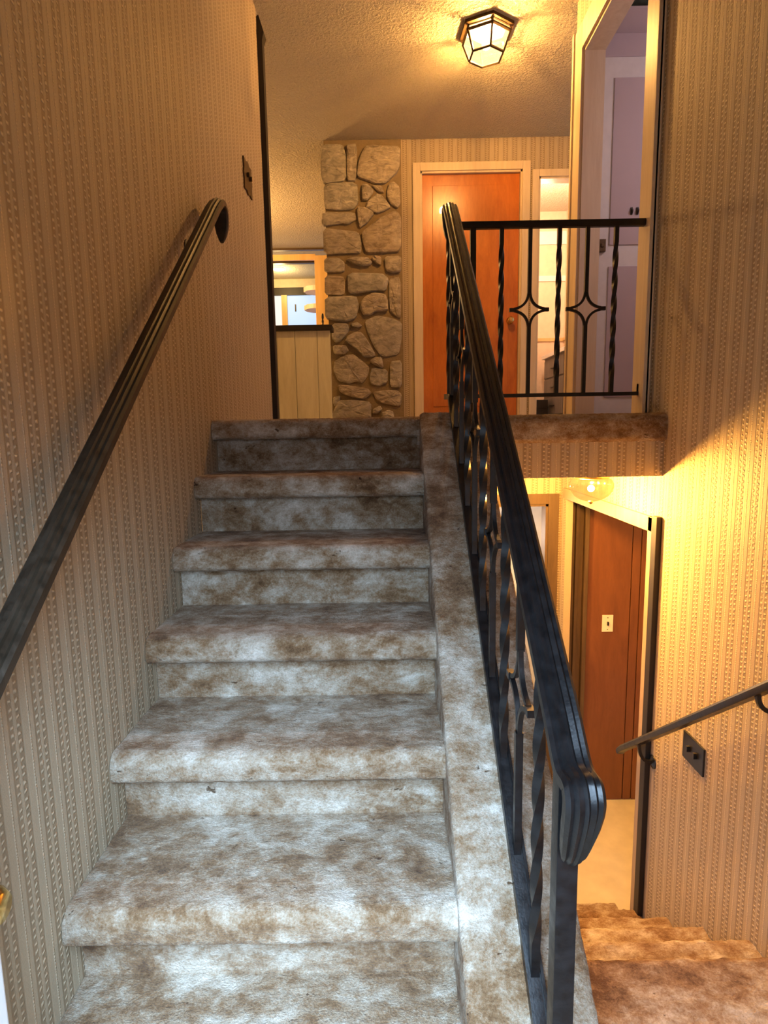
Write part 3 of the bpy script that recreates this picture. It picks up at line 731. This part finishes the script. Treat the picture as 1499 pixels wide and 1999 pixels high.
def bar(bm, p, q, w=0.0045):
    p = Vector(p); q = Vector(q); t = (q-p).normalized(); l = t.cross(Vector((0.3, 0.5, 0.8))).normalized(); nn = t.cross(l)
    ring = [[bm.verts.new(c + l*a*w + nn*d*w) for a, d in ((-1, -1), (1, -1), (1, 1), (-1, 1))] for c in (p, q)]
    for k in range(4): bm.faces.new((ring[0][k], ring[0][(k+1) % 4], ring[1][(k+1) % 4], ring[1][k]))
    bm.faces.new(ring[0]); bm.faces.new(ring[1])
b = bmesh.new()
for i in range(6):
    j = (i+1) % 6
    bar(b, t0[i], t1[i], 0.006); bar(b, t1[i], t2[i], 0.0055); bar(b, t1[i], t1[j], 0.0065); bar(b, t2[i], t2[j], 0.0055); bar(b, t0[i], t0[j], 0.008)
link('cage', b, 'bronze_plate', la)
def pane(pts):
    bm = bmesh.new(); c = sum(pts, Vector())/len(pts)
    bm.faces.new([bm.verts.new(c+(p-c)*0.985) for p in pts])
    bmesh.ops.solidify(bm, geom=bm.faces[:], thickness=0.002)
    return link('pane', bm, 'lantern_glass', la)
for i in range(6):
    pane([t1[i], t1[(i+1) % 6], t2[(i+1) % 6], t2[i]]); pane([t0[i], t0[(i+1) % 6], t1[(i+1) % 6], t1[i]])
pane(t2)
b = bmesh.new(); bmesh.ops.create_uvsphere(b, u_segments=16, v_segments=10, radius=0.028, matrix=Matrix.Translation((LC[0], LC[1], ZC-0.085)))
link('bulb', b, 'bulb', la, smooth=True)
l_up = point_light('lantern_light', (LC[0], LC[1], ZC-0.085), 420, (1.0, 0.55, 0.19), 0.035)

L2 = (0.925, 2.66)
lb = empty('ceiling_lamp', (L2[0], L2[1], ZB), 'glowing amber pressed-glass ceiling lamp under the landing', 'lamp')
b = bmesh.new(); lathe(b, [(0.075, 0), (0.080, -0.008), (0.078, -0.022), (0.06, -0.026)], (L2[0], L2[1], ZB), 24); link('base_plate', b, 'brass', lb, smooth=True)
b = bmesh.new()
prof = [(r_*0.93, z_*0.82) for r_, z_ in ((0.072, -0.020), (0.092, -0.035), (0.102, -0.055), (0.103, -0.075), (0.096, -0.100), (0.080, -0.125), (0.062, -0.140), (0.040, -0.151), (0.018, -0.157), (0.004, -0.158))]
lathe(b, prof, (L2[0], L2[1], ZB), 56, 0.02, 14); link('glass_dome', b, 'dome_glass', lb, smooth=True)
b = bmesh.new(); bmesh.ops.create_uvsphere(b, u_segments=14, v_segments=8, radius=0.016, matrix=Matrix.Translation((L2[0], L2[1], ZB-0.07)))
link('bulb', b, 'bulb', lb, smooth=True)
b = bmesh.new(); lathe(b, [(0.012, -0.127), (0.010, -0.134), (0.004, -0.142)], (L2[0], L2[1], ZB), 14); link('finial', b, 'brass', lb, smooth=True)
point_light('lower_lamp_light', (L2[0]-0.045, L2[1], ZB-0.085), 210, (1.0, 0.48, 0.10), 0.03)

# ------------------------------------------------------------------ switch plates
b = bmesh.new()
cy_, cz_ = 3.322, 1.272
oc = []
for k in range(32):
    a = 2*math.pi*k/32; e_ = 1+0.07*math.cos(8*a)
    ca, sa = math.cos(a), math.sin(a)
    m_ = max(abs(ca), abs(sa))**0.75
    oc.append((cy_+0.088*e_*ca/m_, cz_+0.078*e_*sa/m_))
prism_x(b, oc, XL, XL+0.008)
sp = link('switch_plate', b, 'bronze_plate'); tag(sp, 'ornate bronze switch plate near the end of the left wall', 'switch plate')
for dy in (-0.028, 0.028): boxes('toggle', 'bronze_plate', [(XL+0.006, XL+0.022, cy_+dy-0.005, cy_+dy+0.005, cz_-0.004, cz_+0.018)], sp, bev=0.002)
sp = boxes('switch_plate', 'black', [(XW-0.008, XW, 2.002, 2.150, -1.330, -1.222)], bev=0.003); tag(sp, 'black double plate on the right wall below the thin handrail', 'switch plate')
for dy in (2.05, 2.10): boxes('toggle', 'black', [(XW-0.020, XW-0.006, dy-0.005, dy+0.005, -1.285, -1.262)], sp, bev=0.002)
sp = boxes('switch_plate', 'ivory', [(1.443, 1.517, YL-0.002, YL+0.006, -1.437, -1.320)], bev=0.003); tag(sp, 'ivory light switch on the red-brown panelled wall', 'switch plate')
boxes('toggle', 'black', [(1.475, 1.485, YL-0.014, YL, -1.39, -1.365)], sp, bev=0.002)
for dz in (-1.42, -1.338):
    bm = bmesh.new(); lathe_y(bm, [(0.004, 0), (0.003, 0.002)], (1.48, YL-0.002, dz), -1, 8); link('screw', bm, 'bronze_plate', sp)

# ------------------------------------------------------------------ bedroom behind the open doorway
struct(boxes('wall_bedroom', 'peach', [(1.0, 3.3, 7.1, 7.2, 0, ZC), (2.09, 2.19, YB+0.6, 7.1, 0, ZC), (1.0, 1.1, YB+0.1, 7.1, 0, ZC)]), 'peach bedroom walls seen through the open doorway', 'wall')
struct(boxes('trim_8', 'honey', [(1.1, 2.09, 7.085, 7.1, 0.93, 0.965), (2.075, 2.09, YB+0.6, 7.085, 0.93, 0.965)]), 'brown chair rail round the bedroom wall', 'trim')
struct(boxes('trim_9', 'white', [(1.1, 2.09, 7.08, 7.1, 2.0, 2.14), (1.1, 2.09, 7.085, 7.1, 1.60, 1.66)]), 'pale border strips high on the bedroom wall', 'trim')
dr = empty('dresser', (1.92, 6.6, 0), 'grey dresser with a white top behind the open doorway', 'dresser')
boxes('body', 'grey_wood', [(1.83, 2.085, 6.12, 6.92, 0.03, 0.70)], dr, bev=0.004)
boxes('top', 'white', [(1.80, 2.088, 6.09, 6.95, 0.70, 0.74)], dr, bev=0.004)
for z0, z1 in ((0.08, 0.26), (0.28, 0.46), (0.48, 0.67)):
    dd = boxes('drawer', 'grey_wood', [(1.818, 1.832, 6.15, 6.89, z0, z1)], dr, bev=0.004)
    boxes('handle', 'black', [(1.804, 1.819, 6.45, 6.60, (z0+z1)/2-0.006, (z0+z1)/2+0.006)], dd)
o = bmesh.new(); box(o, 1.64, 1.79, 6.60, 6.90, 0.0, 0.24, bev=0.01); box(o, 1.64, 1.79, 6.595, 6.605, 0.15, 0.16)
tag(link('floor_box', o, 'black'), 'black box on the floor at the foot of the grey dresser', 'box')

# ------------------------------------------------------------------ dining room and kitchen past the half wall
struct(boxes('wall_dining', 'cream', [(-3.6, -3.5, 3.77, 10.0, 0, ZC), (-3.6, XL-0.12, 3.67, 3.77, 0, ZC), (0.06, 0.16, 5.95, 10.0, 0, ZC)]), 'cream walls of the dining room beyond the half wall', 'wall')
struct(boxes('wall_kitchen', 'cream', [(-3.5, -1.86, 9.9, 10.0, 0, ZC), (-1.86, 0.06, 9.9, 10.0, 2.20, ZC), (-0.6, 0.06, 9.9, 10.0, 0, 2.2)]), 'warm lit far kitchen wall above the glass door', 'wall')
struct(boxes('trim_10', 'dark_trim', [(-3.5, 0.06, 8.28, 8.33, ZC-0.025, ZC)]), 'nearer dark strip across the dining room ceiling', 'trim')
struct(boxes('trim_11', 'dark_trim', [(-3.5, 0.06, 8.86, 8.93, ZC-0.035, ZC)]), 'farther dark strip across the dining room ceiling', 'trim')
wn = struct(boxes('window_1', 'black_wood', [(-1.90, -0.60, 9.86, 9.90, 2.10, 2.22)]), 'bright glass door and side light at the far end of the kitchen', 'window')
boxes('mullion', 'honey', [(-1.645, -1.555, 9.84, 9.90, 0, 2.10)], wn)
boxes('pane', 'sheer', [(-1.90, -1.645, 9.885, 9.90, 0, 2.10)], wn)
boxes('pane', 'daylight_pane', [(-1.555, -0.60, 9.885, 9.90, 0, 2.10)], wn)
boxes('door_pull', 'black', [(-1.435, -1.415, 9.865, 9.886, 1.85, 1.96)], wn)
kc = empty('kitchen_cabinet', (-0.55, 7.6, 1.2), 'honey wood kitchen cabinet end with white scalloped shelves', 'cabinet')
boxes('body', 'honey', [(-0.832, 0.055, 7.48, 7.82, 0.05, 2.04)], kc, bev=0.004)
boxes('valance', 'honey', [(-1.75, -0.832, 7.60, 7.63, 2.02, 2.09)], kc)
for z in (1.645, 1.43):
    bm = bmesh.new(); pl = [(-0.832, 7.49)] + [(-0.832-0.155*math.sin(t)*(1+0.05*math.cos(9*t)), 7.65-0.16*math.cos(t)) for t in [math.pi*k/16 for k in range(17)]] + [(-0.832, 7.81)]
    a = [bm.verts.new((x, y, z)) for x, y in pl]; c = [bm.verts.new((x, y, z+0.055)) for x, y in pl]
    bm.faces.new(a); bm.faces.new(c[::-1])
    for i in range(len(pl)): bm.faces.new((a[i], c[i], c[(i+1) % len(pl)], a[(i+1) % len(pl)]))
    link('shelf', bm, 'white', kc)
dl = bmesh.new(); lathe(dl, [(0.095, 0), (0.098, -0.006), (0.082, -0.014), (0.080, -0.010)], (-1.575, 9.28, ZC), 24)
dn = link('downlight', dl, 'white'); tag(dn, 'round recessed downlight in the kitchen ceiling', 'lamp')
dl = bmesh.new(); lathe(dl, [(0.079, -0.010), (0.070, -0.016), (0.03, -0.018)], (-1.575, 9.28, ZC), 24); link('lens', dl, 'downlight', dn)
point_light('downlight_glow', (-1.575, 9.28, ZC-0.16), 16, (1.0, 0.68, 0.28), 0.06)
